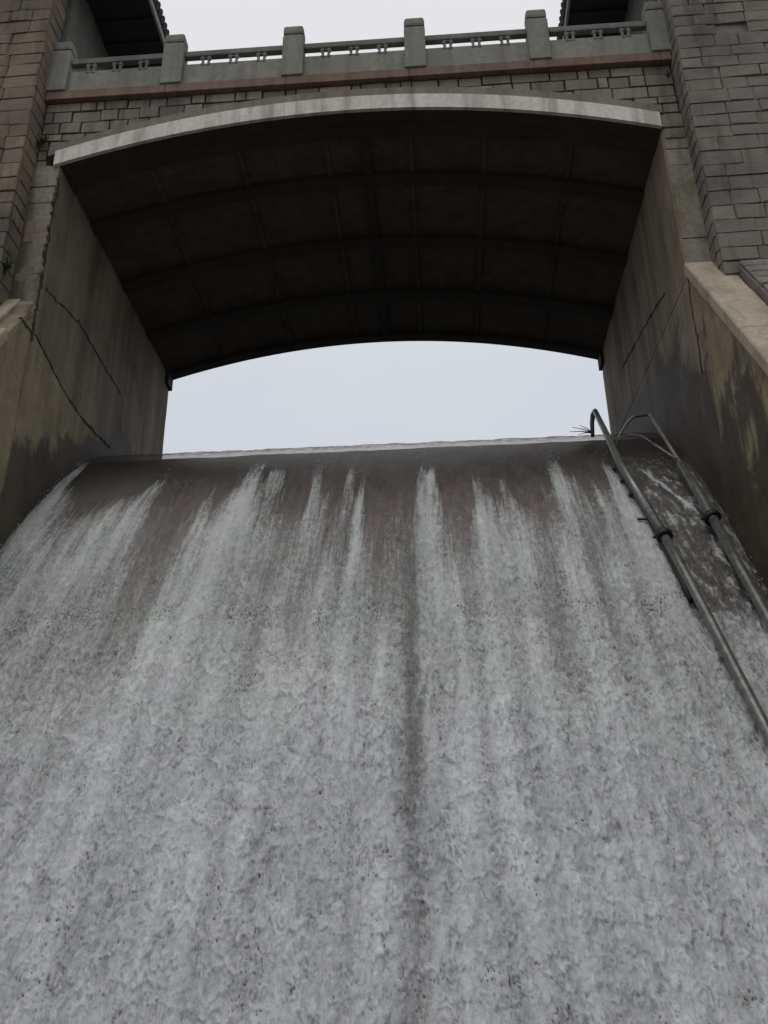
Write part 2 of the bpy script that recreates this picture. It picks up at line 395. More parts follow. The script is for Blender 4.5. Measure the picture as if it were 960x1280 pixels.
def rolls(lu, ls, amp, seed, sharp=.10):
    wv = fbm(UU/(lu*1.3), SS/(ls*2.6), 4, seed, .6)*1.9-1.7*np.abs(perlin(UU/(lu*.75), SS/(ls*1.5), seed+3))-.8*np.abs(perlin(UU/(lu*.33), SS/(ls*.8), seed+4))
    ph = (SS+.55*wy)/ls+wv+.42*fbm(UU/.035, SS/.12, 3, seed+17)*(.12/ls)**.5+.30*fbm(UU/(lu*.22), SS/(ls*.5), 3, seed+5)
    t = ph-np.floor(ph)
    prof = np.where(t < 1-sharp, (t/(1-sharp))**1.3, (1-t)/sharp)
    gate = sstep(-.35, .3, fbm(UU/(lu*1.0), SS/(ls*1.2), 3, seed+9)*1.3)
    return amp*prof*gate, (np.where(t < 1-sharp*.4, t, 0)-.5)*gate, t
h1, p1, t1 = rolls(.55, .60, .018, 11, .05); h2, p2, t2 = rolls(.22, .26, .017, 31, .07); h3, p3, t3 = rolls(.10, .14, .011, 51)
def froth(lu, ls, amp, seed, k=1.0):
    d1, d2, rv, oy = cells((UU+wx*k)/lu, (SS+wy*k)/ls, seed)
    dome = np.clip(1-d1*d1*1.25, 0, 1); cre = 1-sstep(.02, .20, d2-d1)        # crease between lumps
    return amp*dome*(.4+.9*rv), dome, rv, cre*sstep(.0, .35, oy)*sstep(-.15, .3, perlin(UU/(lu*.9), SS/(ls*.9), seed+60))
f1, dm1, rv1, cr1 = froth(.27, .36, .045, 1); f2, dm2, rv2, cr2 = froth(.125, .17, .024, 2); f3, dm3, rv3, cr3 = froth(.055, .085, .011, 3, .6)
fine = fbm(UU/.10, SS/.16, 5, 71, .62)*.016+perlin(UU/.030, SS/.07, 77)*.004
big = fbm(UU/1.3, SS/2.4, 3, 91)
fg = sstep(6.2, 10.5, s0+.6*fbm(UU/.7, SS/1.5, 3, 92))
H = (h1+h2+h3)*grow+(.45*f1+.6*f2+.8*f3)*fg*(.75+.35*big)+fine*(.07+.93*sstep(6.3, 9, s0))+fbm(UU/.05, SS/.7, 3, 73)*.006*sstep(3.5, 5, s0)+big*.03*grow+fbm(UU/.2, SS/1.2, 3, 95)*.006
pit = sstep(.22, .48, perlin(UU/.015, SS/.046, 120)+.35*perlin(UU/.012, SS/.03, 121)+.25*fbm(UU/.08, SS/.1, 2, 122))
ys_b = s0-8.22-.30*fbm(UU/.9, SS*0, 3, 9)-.10*perlin(UU/.15, SS*0, 19)
band = np.exp(-(ys_b/(.14+.10*perlin(UU/.6, SS*0, 29)))**2)*sstep(-.2, .25, fbm(UU/.45, SS/2, 3, 8))
clus = sstep(.0, .40, fbm(UU/.35, SS/.45, 3, 130)*1.4)
zone = np.clip(np.maximum(cr1, .8*cr2)*(.3+.6*clus)+1.1*sstep(.86, .98, t2)*clus*.8+.6*sstep(.90, .985, t1)*(.4+.6*clus)+.45*cr3*clus+.8*sstep(.80, .97, t3)*clus+.05*clus+band*.8, 0, 1)
cre = np.clip(cr1*.7*(.3+rv1)+cr2*.5*(.2+rv2)*clus, 0, 1)*fg
H = H-pit*zone*.022*grow-pit*band*.015-cre*.007
lng = fbm(UU/.22, SS/5.0, 4, 221)
# where the water is white
lf = fbm(UU/.6, SS/3.5, 4, 140)
lf2 = fbm(UU/.30, SS/4.0, 4, 141)
f = -.14+.18*sstep(4.3, 7.0, s0+1.0*lf+.8*lf2)+.50*sstep(6.4, 8.9, s0+1.0*lf+1.4*lf2)+.29*sstep(8.2, 10.5, s0+.6*lf)
def streak(x, a, wd, st, ln=5, dr=0.0, head=.5):
    global f, H
    ln = ln*1.0
    c = x+dr*(s0-a)+.03*perlin(SS/1.1, SS*0+x, 7)
    ww = wd*(.8+.5*sstep(a, a+3.5, s0))
    d_ = np.abs(UU-c)/ww+.30*fbm(UU/.05, SS/.5, 3, 5)
    prof = (1-sstep(.55, 1.45, d_))*sstep(a-.10, a+.55, s0+.45*perlin(UU/.05, SS*0, 4))*(1-sstep(a+ln*.35, a+ln, s0))
    brk = .66+.60*fbm(UU/.10, SS/.9, 4, int(abs(x)*31)+3)
    halo = np.exp(-((UU-c)/(ww*2.1))**2)*sstep(a+.1, a+1.6, s0)*(1-sstep(a+ln*.6, a+ln*1.3, s0))
    f = f+(prof*st*brk*.60+halo*st*.24)*(1-np.clip(f, 0, 1)*.6); H = H+prof*st*.012
for a in [(-6.27, 2.5, .10, 1.15, 4.5, .02), (-6.10, 4.2, .26, 1.0, 4.5, .03), (-6.0, 2.6, .05, .5, .5), (-5.72, 2.5, .04, .45, .4), (-4.53, 4.05, .15, 1.05, 4.5, -.05), (-4.80, 4.6, .22, .8, 4, -.08), (-5.15, 4.9, .25, .7, 4, -.08), (-5.5, 5.3, .2, .5, 4),
          (-4.35, 6.7, .08, .6, 1.6), (-3.65, 6.9, .10, .7, 2.5), (-3.55, 4.6, .11, .75, 5), (-3.25, 4.65, .12, .8, 5), (-3.0, 3.15, .17, .95, 4), (-2.62, 3.7, .17, 1.25, 1.7, .03), (-2.75, 5.0, .3, .55, 4), (-3.05, 4.6, .2, .8, 5), (-2.35, 5.3, .16, .45, 4),
          (-1.88, 3.5, .085, .95, 3.8), (-1.70, 3.9, .05, .45, 2.6), (-1.78, 5.0, .18, .3, 3), (-1.34, 3.55, .075, .95, 3.2), (-1.38, 5.2, .06, .5, 2.5), (-1.12, 4.2, .05, .9, 3.2), (-1.16, 5.0, .06, .7, 3.6), (-1.2, 6.4, .3, .3, 3),
          (-.11, 3.95, .165, 1.25, 5), (-.03, 4.1, .08, .6, 1.2), (-.19, 6.0, .2, .7, 3.5), (-.42, 5.9, .05, .45, 1.4), (.72, 4.5, .14, .85, 4.5), (.80, 5.5, .28, .5, 4), (1.12, 4.5, .11, .75, 4), (1.25, 5.6, .3, .4, 4),
          (1.95, 3.75, .13, 1.1, 2.6), (2.05, 4.5, .22, .7, 4), (2.42, 4.6, .04, .8, 2.2, .05), (1.55, 5.8, .3, .3, 3), (2.78, 4.0, .085, 1.0, 4), (2.92, 4.4, .12, .95, 5), (2.60, 5.2, .2, .6, 4), (2.86, 6.0, .2, .6, 4)]:
    streak(*a)
f = f+fbm(UU/.035, SS/1.6, 4, 160)*.26*(1-grow)*sstep(3.6, 4.6, s0)
f = f+1.0*np.exp(-((s0-1.62)/.10)**2)*sstep(.28, .55, fbm(UU/.16, SS/.05, 4, 165)*1.3+.5*fbm(UU/1.1, SS*0, 2, 166)+.04)
# the dark seam down the middle, and the quiet lane between the pipes
f = f-.34*np.exp(-((UU+.34+.05*fbm(SS/.8, SS*0, 3, 3))/.10)**2)*sstep(6.2, 7.5, s0)*(.8+.7*fbm(UU/.2, SS/.5, 3, 170))
lane = sstep(2.98, 3.14, UU+.04*perlin(SS/.6, SS*0, 2))
H = H+lane*sstep(3.4, 4.6, s0)*(fbm(UU/.16, SS/.24, 5, 181, .6)*.05+fbm(UU/.04, SS/.10, 3, 183)*.008)
f = f*(1-lane)+lane*(-.02+.78*sstep(-.25, .75, fbm((UU-.06*s0)/.12, SS/.40, 5, 180, .65)*1.25)*sstep(3.6, 5.5, s0)+.70*sstep(8.0, 9.4, s0))
jet = np.exp(-((UU-(3.28+.30*(s0-4.6)))/.03)**2)*sstep(4.5, 4.8, s0)*(1-sstep(5.9, 6.6, s0)); f = f+jet*.6
f = f+.12*big*grow
f = f-.75*pit*zone*sstep(5, 8, s0)-.6*pit*band-.12*cre+.26*lng*sstep(4, 6, s0)
f = f+.30*fbm(UU/.018, SS/.9, 3, 168)*sstep(3.2, 4.4, s0)*(1-sstep(7, 9, s0))+.16*fbm(UU/.06, SS/.10, 3, 169)*sstep(4.2, 6, s0)
f = f-.30*(1-sstep(3.0, 4.6, s0))*(f < .25)
foam = np.clip(f, -.35, 1)
foam_tone = np.clip(.53+(.34*p1+.42*p2+.30*p3)*(.3+.7*grow)+fg*(.10*(rv2-.5)+.06*(rv3-.5)+.10*(dm2-.6)+.10*(dm3-.6))-.16*cre+.30*fbm(UU/.8, SS/2.0, 5, 200)+.13*fbm(UU/.07, SS/.11, 4, 205, .65)+.30*lng  # thinner-foam patches, with front and crease shade and lit lump tops painted in
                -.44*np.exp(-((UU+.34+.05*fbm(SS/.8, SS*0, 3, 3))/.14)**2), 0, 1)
H = H+(.05*fbm(UU/.45, SS/.22, 5, 401, .6)-.004)*sstep(.6, 1.2, s0)*(1-sstep(2.0, 3.4, s0))
H = H+.015
edge = np.exp(-((UU-XL)/.12)**2)+np.exp(-((UU-XR)/.12)**2); H = H*(1-.5*np.clip(edge, 0, 1))
Pw = np.stack([UU, yy[:, None]+ny[:, None]*H, zz[:, None]+nz_[:, None]*H], -1)
o = link('water', grid_mesh('water', Pw, {'foam': foam, 'foam_tone': foam_tone, 'low': sstep(8.6, 10.8, s0+fbm(UU/1.2, SS/1.5, 3, 500)*1.2)}), M_WATER); o['kind'] = 'structure'

# droplets thrown off the rough water along the edges, streak heads and the lip
b_ = MB(); rr = random.Random(3)
def drop(x, s_, h, r):
    k = int(np.clip(np.searchsorted(ss, s_+s_cr), 0, NS-1)); c = Vector((x, yy[k]+ny[k]*h, zz[k]+nz_[k]*h))
    vs = [b_.bm.verts.new(c+Vector(q)*r) for q in ((1, 0, 0), (-1, 0, 0), (0, 1, 0), (0, -1, 0), (0, 0, 1.6), (0, 0, -1.6))]
    for f_ in ((0, 2, 4), (2, 1, 4), (1, 3, 4), (3, 0, 4), (2, 0, 5), (1, 2, 5), (3, 1, 5), (0, 3, 5)): b_.bm.faces.new([vs[q] for q in f_])
for k in range(900):
    m_ = rr.random()
    if m_ < .3: drop(XL+abs(rr.gauss(0, .10))+.02, rr.uniform(3, 12), .03+abs(rr.gauss(0, .05)), rr.uniform(.003, .007))
    elif m_ < .5: drop(3.0+rr.gauss(0, .08), rr.uniform(4.4, 12), .03+abs(rr.gauss(0, .05)), rr.uniform(.003, .007))
    elif m_ < .62: drop(XR-abs(rr.gauss(0, .15)), rr.uniform(6, 12), .03+abs(rr.gauss(0, .06)), rr.uniform(.003, .008))
    elif m_ < .82: a = rr.choice((-3.0, -1.88, -1.34, -.11, 1.95, 2.78, -4.53)); drop(a+rr.gauss(0, .12), 3.6+abs(rr.gauss(0, .8)), .03+abs(rr.gauss(0, .04)), rr.uniform(.003, .006))
    else: drop(rr.uniform(XL, XR), rr.uniform(7, 13), .04+abs(rr.gauss(0, .04)), rr.uniform(.003, .006))
o = b_.build('spray', M_DROP); tag(o, 'fine white droplets thrown up from the rushing water', 'spray', None, 'stuff')

# ------------------------------------------------------------------ piers and training walls
def face_x(xp, ya_, yb, zfun0, zfun1, sgn, seed, ny_=150, nz2=150, amp=.012, pier=False):
    """a rough wall face in the plane x = xp (sgn: side it bulges to), bounded below/above by two functions of y"""
    ys = np.linspace(ya_, yb, ny_); t = np.linspace(0, 1, nz2)
    z0 = np.array([zfun0(y) for y in ys]); z1 = np.array([zfun1(y) for y in ys])
    Z = z0[None, :]+(z1-z0)[None, :]*t[:, None]; Yg = np.broadcast_to(ys, Z.shape)
    dx = fbm(Yg*1.2+seed, Z*1.2, 5, seed)*amp
    cz = np.array([chute_z(y) for y in ys])[None, :]
    above = Z-cz
    T = .95+np.clip(15.5-Yg, 0, 6)*.46 if sgn < 0 else .55+np.clip(14.7-Yg, 0, 9)*.34
    wet = 1-above/(2*T)
    sh = np.clip((Yg-11.85)/.7, 0, 1)*(.84+.16*np.clip((Yg-13)/3, 0, 1))  # shade under the bridge, put into the wall colour along with the stains
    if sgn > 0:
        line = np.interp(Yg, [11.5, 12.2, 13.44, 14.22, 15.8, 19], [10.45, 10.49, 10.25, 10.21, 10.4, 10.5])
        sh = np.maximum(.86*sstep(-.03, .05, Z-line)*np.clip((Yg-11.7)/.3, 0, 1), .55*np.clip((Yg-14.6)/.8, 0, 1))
    return np.stack([xp+sgn*dx, Yg, Z], -1), {'wet': np.clip(wet, -.6, 2), 'shade_stain': np.broadcast_to(sh, Z.shape)}
def add_grid(name, P, at, mat, parent):
    P = P-np.array(parent.location); return link(name, grid_mesh(name, P, at), mat, parent)
def slab_from_face(P, at, back, flip):
    """give the face a depth: add top/bottom/side edges going back in x"""
    nr, nc = P.shape[:2]
    Q = np.zeros((nr+2, nc+2, 3)); Q[1:-1, 1:-1] = P; Q[0, 1:-1] = P[0]; Q[-1, 1:-1] = P[-1]; Q[1:-1, 0] = P[:, 0]; Q[1:-1, -1] = P[:, -1]
    Q[0, 0] = P[0, 0]; Q[0, -1] = P[0, -1]; Q[-1, 0] = P[-1, 0]; Q[-1, -1] = P[-1, -1]
    Q[0, :, 0] = back; Q[-1, :, 0] = back; Q[:, 0, 0] = back; Q[:, -1, 0] = back
    A = {k: np.pad(v, 1, mode='edge') for k, v in at.items()}
    return Q, A
ZCAP = 13.58*S+1.6           # cap height at the bridge face
def cap_z(y): return ZCAP+(y-D)*SLP if y < D else ZCAP
for side, xp, sg, xc in (('left', XL, 1, XTL), ('right', XR, -1, XTR)):
    pier = empty('bridge_pier', (xp-sg*.2, D, 0), f'stained concrete pier under the {side} end of the arch'+(', beside the steel pipes' if side == 'right' else ''), 'pier', 'piers carrying the bridge')
    # lifts of concrete with open joints, each a part
    zj = [4.8, ZS+.04] if side == 'left' else [4.8, 10.9, ZS+.04]
    for a, b in zip(zj, zj[1:]):
        tilt = .0 if side == 'left' else .10
        P, at = face_x(xp, D+.006, YF-.05, lambda y: a+.007+tilt*(y-D)*(a > 9), lambda y: b-.007+tilt*(y-D)*(b < ZS), sg, R.randint(1, 99), 110, 90)
        Q, A = slab_from_face(P, at, xp-sg*.28, False)
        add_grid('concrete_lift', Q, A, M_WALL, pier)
    mb = MB(); mb.box(min(xp-sg*.25, xp-sg*.80), max(xp-sg*.25, xp-sg*.80), D+.02, YF, 0, ZS-.02); mb.build('core', M_GAP, pier)
    # front strip facing downstream, stained render
    mb = MB(); x0, x1 = sorted((xp-sg*.012, xc-sg*.06))
    zz0 = [8.0, 11.65, 13.2, ZS-.46, ZS+.02]
    for a, b in zip(zz0, zz0[1:]):
        m2 = MB(); m2.box(x0, x1, D-.012-R.uniform(0, .015), D+.3, a+.006, b-.006, .012); m2.build('render_panel', M_PIER, pier)
    # broken edge chips in lighter stone
    mb.bm.free()
    for k in range(5 if side == 'left' else 0):
        zc_ = 11.5+R.random()*2.2; 
        stone(pier, M_STONE_L, (xp-sg*(.10+.3*R.random()), D+.0, zc_), (R.uniform(.14, .24), .06, R.uniform(.16, .3)), 0)
    # beam seat at the upstream end
    m2 = MB(); x0, x1 = sorted((xp-sg*.05, xp+sg*.07)); m2.box(x0, x1, YF-.35, YF+.02, ZS-.30, ZS+.1, .01); m2.build('beam_seat', M_RIB, pier)

    wall = empty('training_wall', (xp-sg*.3, D, 0), 'ochre stained spillway side wall with broken pale coping, left of the water' if side == 'left' else 'ochre stained spillway side wall with wide pale sloping coping, right of the pipes', 'retaining wall', 'side walls of the spillway')
    P, at = face_x(xp+sg*.004, 6.8, D-.012, lambda y: chute_z(y)-.3, lambda y: cap_z(y)-.14, sg, 33 if side == 'left' else 44, 240, 220, .03)
    Q, A = slab_from_face(P, at, xp-sg*.5, False)
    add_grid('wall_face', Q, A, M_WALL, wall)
    x0, x1 = sorted((xp-sg*.5, xp-sg*.66)); ys_, ye = 6.8, D-.6
    pr = lambda y: cap_z(y)-.2
    MB().hexa([(x0, ys_, 0), (x1, ys_, 0), (x1, ye, 0), (x0, ye, 0), (x0, ys_, max(pr(ys_), .1)), (x1, ys_, max(pr(ys_), .1)), (x1, ye, pr(ye)), (x0, ye, pr(ye))]).build('backing', M_PIER, wall)
    # coping: separate segments
    x0, x1 = sorted((xp+sg*.03, xp-sg*.60)); y = D-.015; first = True
    while y > 6.6:
        L = R.uniform(1.35, 1.6); yb = y-L*.56
        za, zb = cap_z(y), cap_z(yb); dn = Vector((0, -SLP, 1)).normalized()*.17
        xx0, xx1 = x0, x1
        if side == 'left' and first: xx1 = x1-.30
        p = [(xx0, yb, zb), (xx1, yb, zb), (xx1, y-.012, za), (xx0, y-.012, za)]
        lo = [tuple(Vector(q)-Vector((0, -.12, .14))*1.0) for q in p]
        b_ = MB(); b_.hexa(lo+p, .02); b_.build('coping_slab', M_CAP, wall)
        first = False; y = yb
    if side == 'left':
        b_ = MB(); b_.hexa([(XL-.30, D-.30, ZCAP-.72), (XL+.02, D-.34, ZCAP-.80), (XL+.02, D-.02, ZCAP-.42), (XL-.3, D-.02, ZCAP-.4), (XL-.26, D-.22, ZCAP-.30), (XL-.02, D-.20, ZCAP-.26), (XL-.02, D-.03, ZCAP-.12), (XL-.28, D-.03, ZCAP-.06)], .03); b_.build('broken_corner', M_PIER, wall)

def crack(name, pts, xp, sg, wd, parent, seed):
    """a jagged open crack in the wall plane x = xp, built as a dark sunken-edged sliver"""
    r = random.Random(seed); P = []
    for (a, b) in zip(pts, pts[1:]):
        n_ = max(3, int(math.hypot(b[0]-a[0], b[1]-a[1])/.07))
        for k in range(n_): t = k/n_; P.append((a[0]+(b[0]-a[0])*t+r.gauss(0, .016), a[1]+(b[1]-a[1])*t+r.gauss(0, .016)))
    P.append(pts[-1]); b_ = MB(); V = []
    for i_, (y, z) in enumerate(P):
        a = P[max(i_-1, 0)]; c = P[min(i_+1, len(P)-1)]; dy, dz = c[0]-a[0], c[1]-a[1]; L = math.hypot(dy, dz) or 1
        w_ = wd*r.uniform(.1, 1.9)**1.3*(.1 if i_ in (0, len(P)-1) else 1)*(.45+.9*abs(math.sin(i_*.23+seed)))
        V.append([b_.bm.verts.new((xp+o_, y-dz/L*w_*s_, z+dy/L*w_*s_)) for o_, s_ in ((-sg*.03, -1), (sg*.016, -1), (sg*.010, 0), (sg*.016, 1), (-sg*.03, 1))])
    for a, c in zip(V, V[1:]):
        for k in range(4): b_.bm.faces.new((a[k], a[k+1], c[k+1], c[k]))
    return b_.build(name, M_GAP, parent)
pl = [o for o in bpy.data.objects if o.name.startswith('bridge_pier')]; pl.sort(key=lambda o: o.location.x)
wl = [o for o in bpy.data.objects if o.name.startswith('training_wall')]; wl.sort(key=lambda o: o.location.x)
crack('crack', [(11.56, 10.45), (12.22, 10.49), (12.76, 10.38), (13.44, 10.25), (14.22, 10.21), (14.94, 10.29), (15.8, 10.40)], XL, 1, .012, pl[0], 1)
crack('crack', [(12.13, 11.51), (12.62, 11.6), (13.59, 11.83), (14.52, 11.81), (16.0, 11.75)], XL, 1, .0045, pl[0], 2)
crack('joint', [(D+.0, ZS-.2), (D-.0, 12.6), (D, 11.2), (D, 10.3)], XL, 1, .020, pl[0], 3)
crack('crack', [(11.93, 11.1), (12.06, 10.45), (12.10, 10.16), (12.05, 9.83), (12.15, 9.2)], XR, -1, .009, wl[1], 4)
crack('crack', [(13.29, 11.60), (15.27, 12.08), (17.0, 12.48)], XR, -1, .004, wl[1], 5)
# ------------------------------------------------------------------ stone towers, sloped stone facing, outer dam walls
for side, xc, sg, mat, mor, ch in (('left', XTL, -1, M_STONE_L, M_MORTAR_L, .305), ('right', XTR, 1, M_STONE_R, M_MORTAR_R, .275)):
    WT = 3.6; x0, x1 = sorted((xc+sg*.03, xc+sg*WT))
    tw = empty('stone_tower', ((x0+x1)/2, YT, 0), f'{"brown" if side == "left" else "grey"} coursed stone gate tower at the {side} end of the bridge', 'tower', 'towers at the ends of the bridge')
    MB().box(x0, x1, YT+.03, YF+.4, 0, 18.6).build('core', mor, tw)
    z = 10.3
    while z < 18.5:
        hh = ch*R.uniform(.88, 1.12); x = 0.0; first = True
        # corner return stone
        while x < WT:
            L = R.uniform(.38, .80) if not first else R.choice((.34, .62))*R.uniform(.9, 1.1)
            L = min(L, WT-x); 
            if L > .12:
                cx = xc+sg*(x+L/2)
                if side == 'right' and abs(cx-5.36) < .3 and abs(z+hh/2-15.85) < .14:      # shaded hollow of a missing stone, put in as a black box
                    MB().box(5.32, 5.44, YT+.05, YT+.09, z+.02, z+hh-.04).build('missing_stone_hole', M_BLACK, tw)
                    stone(tw, mat, (cx-L/2+.06 if True else cx, YT+.06, z+hh/2), (.16, .13, hh-.02))
                else:
                    pr = R.uniform(0, .016)
                    stone(tw, mat, (cx+(sg*.0), YT+.055-pr+(.004 if first else 0), z+hh/2), (L-R.uniform(.003, .014), .13, hh-R.uniform(.003, .014)))
            x += L; first = False
        # return face towards the opening
        dpt = .50
        stone(tw, mat, (xc+sg*.05, YT+.07+dpt/2-.02, z+hh/2), (dpt-.03, .12, hh-.018), rotz=math.pi/2 if side == 'left' else -math.pi/2)
        z += hh
    # sloped stone facing outside the side wall
    fx0 = (XL-.62) if side == 'left' else (XR+.62)
    sf = empty('stone_slope', (fx0+sg*1.6, YT-.1, 0), f'sloping stone pitching outside the {side} side wall, below the tower', 'stone slope', 'stone slopes below the towers')
    def slz(y): return ZCAP-.42+(y-YT)*SLP
    ya2, yb2 = 6.6, YT+.02; xx0, xx1 = sorted((fx0, fx0+sg*4.6))
    MB().hexa([(xx0, ya2, 0), (xx1, ya2, 0), (xx1, yb2, 0), (xx0, yb2, 0), (xx0, ya2, slz(ya2)-.05), (xx1, ya2, slz(ya2)-.05), (xx1, yb2, slz(yb2)-.05), (xx0, yb2, slz(yb2)-.05)]).build('core', M_MORTAR_R, sf)
    th = math.atan(SLP); cs, sn = math.cos(th), math.sin(th); dd = 0.0; ln = (yb2-ya2)/cs
    while dd < ln-.3:
        hh = R.uniform(.26, .33); x = 0.0
        while x < 4.3:
            L = R.uniform(.4, .8); yc = yb2-(dd+hh/2)*cs; zc_ = slz(yc)
            stone(sf, M_STONE_R if side == 'right' else M_STONE_L, (fx0+sg*(x+L/2+.02), yc+.03*sn, zc_-.03*cs), (L-.02, .14, hh-.02), rotx=-(math.pi/2-th)); x += L
        dd += hh
    # outer dam wall running to the bank
    ow = empty('dam_wing_wall', (xc+sg*20, 13, 0), f'plain stone dam wall running on from the {side} tower', 'dam wall', 'dam walls beyond the towers')
    a, b = sorted((xc+sg*(WT-.1), xc+sg*70)); MB().box(a, b, 13.0, 19.4, 0, ZR1, .03).build('wall', M_MORTAR_R, ow)
    MB().box(a, b, 12.9, 13.1, ZR1, ZR1+1.0, .03).build('parapet', M_PARA, ow)

# ------------------------------------------------------------------ the bridge
br = empty('arch_bridge', (XM, D, 0), 'segmental arch bridge with stone spandrel, red coping and grey concrete parapet over the spillway', 'bridge')
N = 48
def arc_strip(x0, x1, dz0, dz1, y0, y1, name, mat, nn=N, bev=.012):
    xs = [x0+(x1-x0)*i/nn for i in range(nn+1)]
    poly = [(x, arch(x, dz0)) for x in xs]+[(x, arch(x, dz1)) for x in xs[::-1]]
    b = MB(); a = [b.bm.verts.new((x, y0, z)) for x, z in poly]; c = [b.bm.verts.new((x, y1, z)) for x, z in poly]; m = len(poly)
    for i in range(nn): 
        j = m-1-i
        b.bm.faces.new((a[i], a[i+1], a[j-1], a[j])); b.bm.faces.new((c[j], c[j-1], c[i+1], c[i]))
    for i in range(m): b.bm.faces.new((a[i], c[i], c[(i+1) % m], a[(i+1) % m]))
    return b.build(name, mat, br)
B1 = .325; B2 = .235
arc_strip(XL-.10, XR+.0, 0, B1, D-.09, D-.022, 'arch_band', M_BAND)
arc_strip(XL-.08, XR+.05, -.012, B1, D-.02, D+.26, 'edge_rib', M_RIB)
arc_strip(XL-.26, XR-.0, B1+.004, B1+B2, D-.03, D+.26, 'arch_ring', M_RING)
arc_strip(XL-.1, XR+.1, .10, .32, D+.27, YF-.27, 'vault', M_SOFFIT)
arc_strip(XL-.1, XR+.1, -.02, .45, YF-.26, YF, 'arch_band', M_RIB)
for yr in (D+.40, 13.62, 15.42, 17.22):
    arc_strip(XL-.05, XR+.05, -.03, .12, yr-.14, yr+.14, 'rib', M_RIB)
for xb in (-4.97, -3.36, -1.76, -1.02, -.18, 1.18, 2.72):
    wd = .045 if xb != -1.02 else .08
    b_ = MB(); yss = [D+.55, 13.49, 13.75, 15.29, 15.55, 17.09, 17.35, YF-.3]
    for ya3, yb3 in zip(yss[0::2], yss[1::2]): b_.box(xb-wd, xb+wd, ya3, yb3, arch(xb, .05 if wd < .06 else .0), arch(xb, .14))
    b_.build('cross_beam', M_SOFFIT if wd < .06 else M_RIB, br)
# spandrel backing and deck
xs = [XTL+.02+(XTR-XTL-.04)*i/60 for i in range(61)]
def low(x): return arch(x, B1+B2-.02) if XL-.2 < x < XR+.05 else ZS+.06
poly_top = ZR0-.005
b_ = MB(); fv = [b_.bm.verts.new((x, D+.075, low(x))) for x in xs]; tv = [b_.bm.verts.new((x, D+.075, poly_top)) for x in xs]
fv2 = [b_.bm.verts.new((x, D+.3, low(x))) for x in xs]; tv2 = [b_.bm.verts.new((x, D+.3, poly_top)) for x in xs]
for i in range(60):
    b_.bm.faces.new((fv[i], fv[i+1], tv[i+1], tv[i])); b_.bm.faces.new((fv2[i], tv2[i], tv2[i+1], fv2[i+1]))
    b_.bm.faces.new((fv[i], fv2[i], fv2[i+1], fv[i+1]))
b_.build('backing', M_GAP, br)
MB().box(XTL-.3, XTR+.3, D+.01, YF-.01, ZR0+.02, ZR1-.03).build('deck', M_PARA, br)
# spandrel stones laid in courses, cut to the arch
zc_top = ZR0-.012; z = zc_top; courses = []
while z > ZS+.1:
    hh = R.choice((.17, .22, .27)); courses.append((z-hh, z)); z -= hh
for (za, zb) in courses:
    x = XTL+.02
    while x < XTR-.05:
        L = R.choice((.18, .30, .38, .46, .60))*R.uniform(.85, 1.15); x2 = min(x+L, XTR-.02)
        if XTR-.02-x2 < .15: x2 = XTR-.02
        g = R.uniform(.008, .016)
        bot = lambda q: max(za+g, (arch(q, B1+B2+.018) if XL-.27 < q < XR+.02 else 0))
        xa, xb = x+g, x2-g
        ba, bb, bm_ = bot(xa), bot(xb), bot((xa+xb)/2)
        top = zb-g*.6
        ok = [q for q in (ba, bb) if q < top-.05]
        if ok:
            pts = []
            n5 = 6
            qs = [xa+(xb-xa)*i/n5 for i in range(n5+1)]; qs = [q for q in qs if bot(q) < top-.03]
            if len(qs) >= 2 and qs[-1]-qs[0] > .07:
                j = lambda: R.uniform(-.006, .006)
                pts = [(q, bot(q)) for q in qs]+[(qs[-1]+j(), top+j()), (qs[0]+j(), top+j())]
                if abs(pts[0][1]-pts[-1][1]) > .02 and abs(pts[len(qs)-1][1]-top) > .02:
                    b_ = MB(); b_.prism(pts, D+R.uniform(-.012, .02), D+.14, .012); b_.build('stone', M_STONE_S, br)
        x = x2
# skewback stones at the right-hand springing
for (sx, sz, wx, hz) in ((XR+.20, ZS+.17, .38, .30), (XR+.21, ZS-.12, .36, .22)):
    stone(br, M_STONE_S, (sx, D+.02, sz), (wx, .12, hz))
# red coping in lengths
for yc, sgn in ((D, 1), (YF, -1)):
    x = XTL+.01
    while x < XTR-.02:
        x2 = min(x+2.24, XTR-.01)
        y0, y1 = sorted((yc-sgn*.10, yc+sgn*.30)); MB().box(x+.003, x2-.003, y0, y1, ZR0, ZR1, .012).build('coping', M_RED, br); x = x2
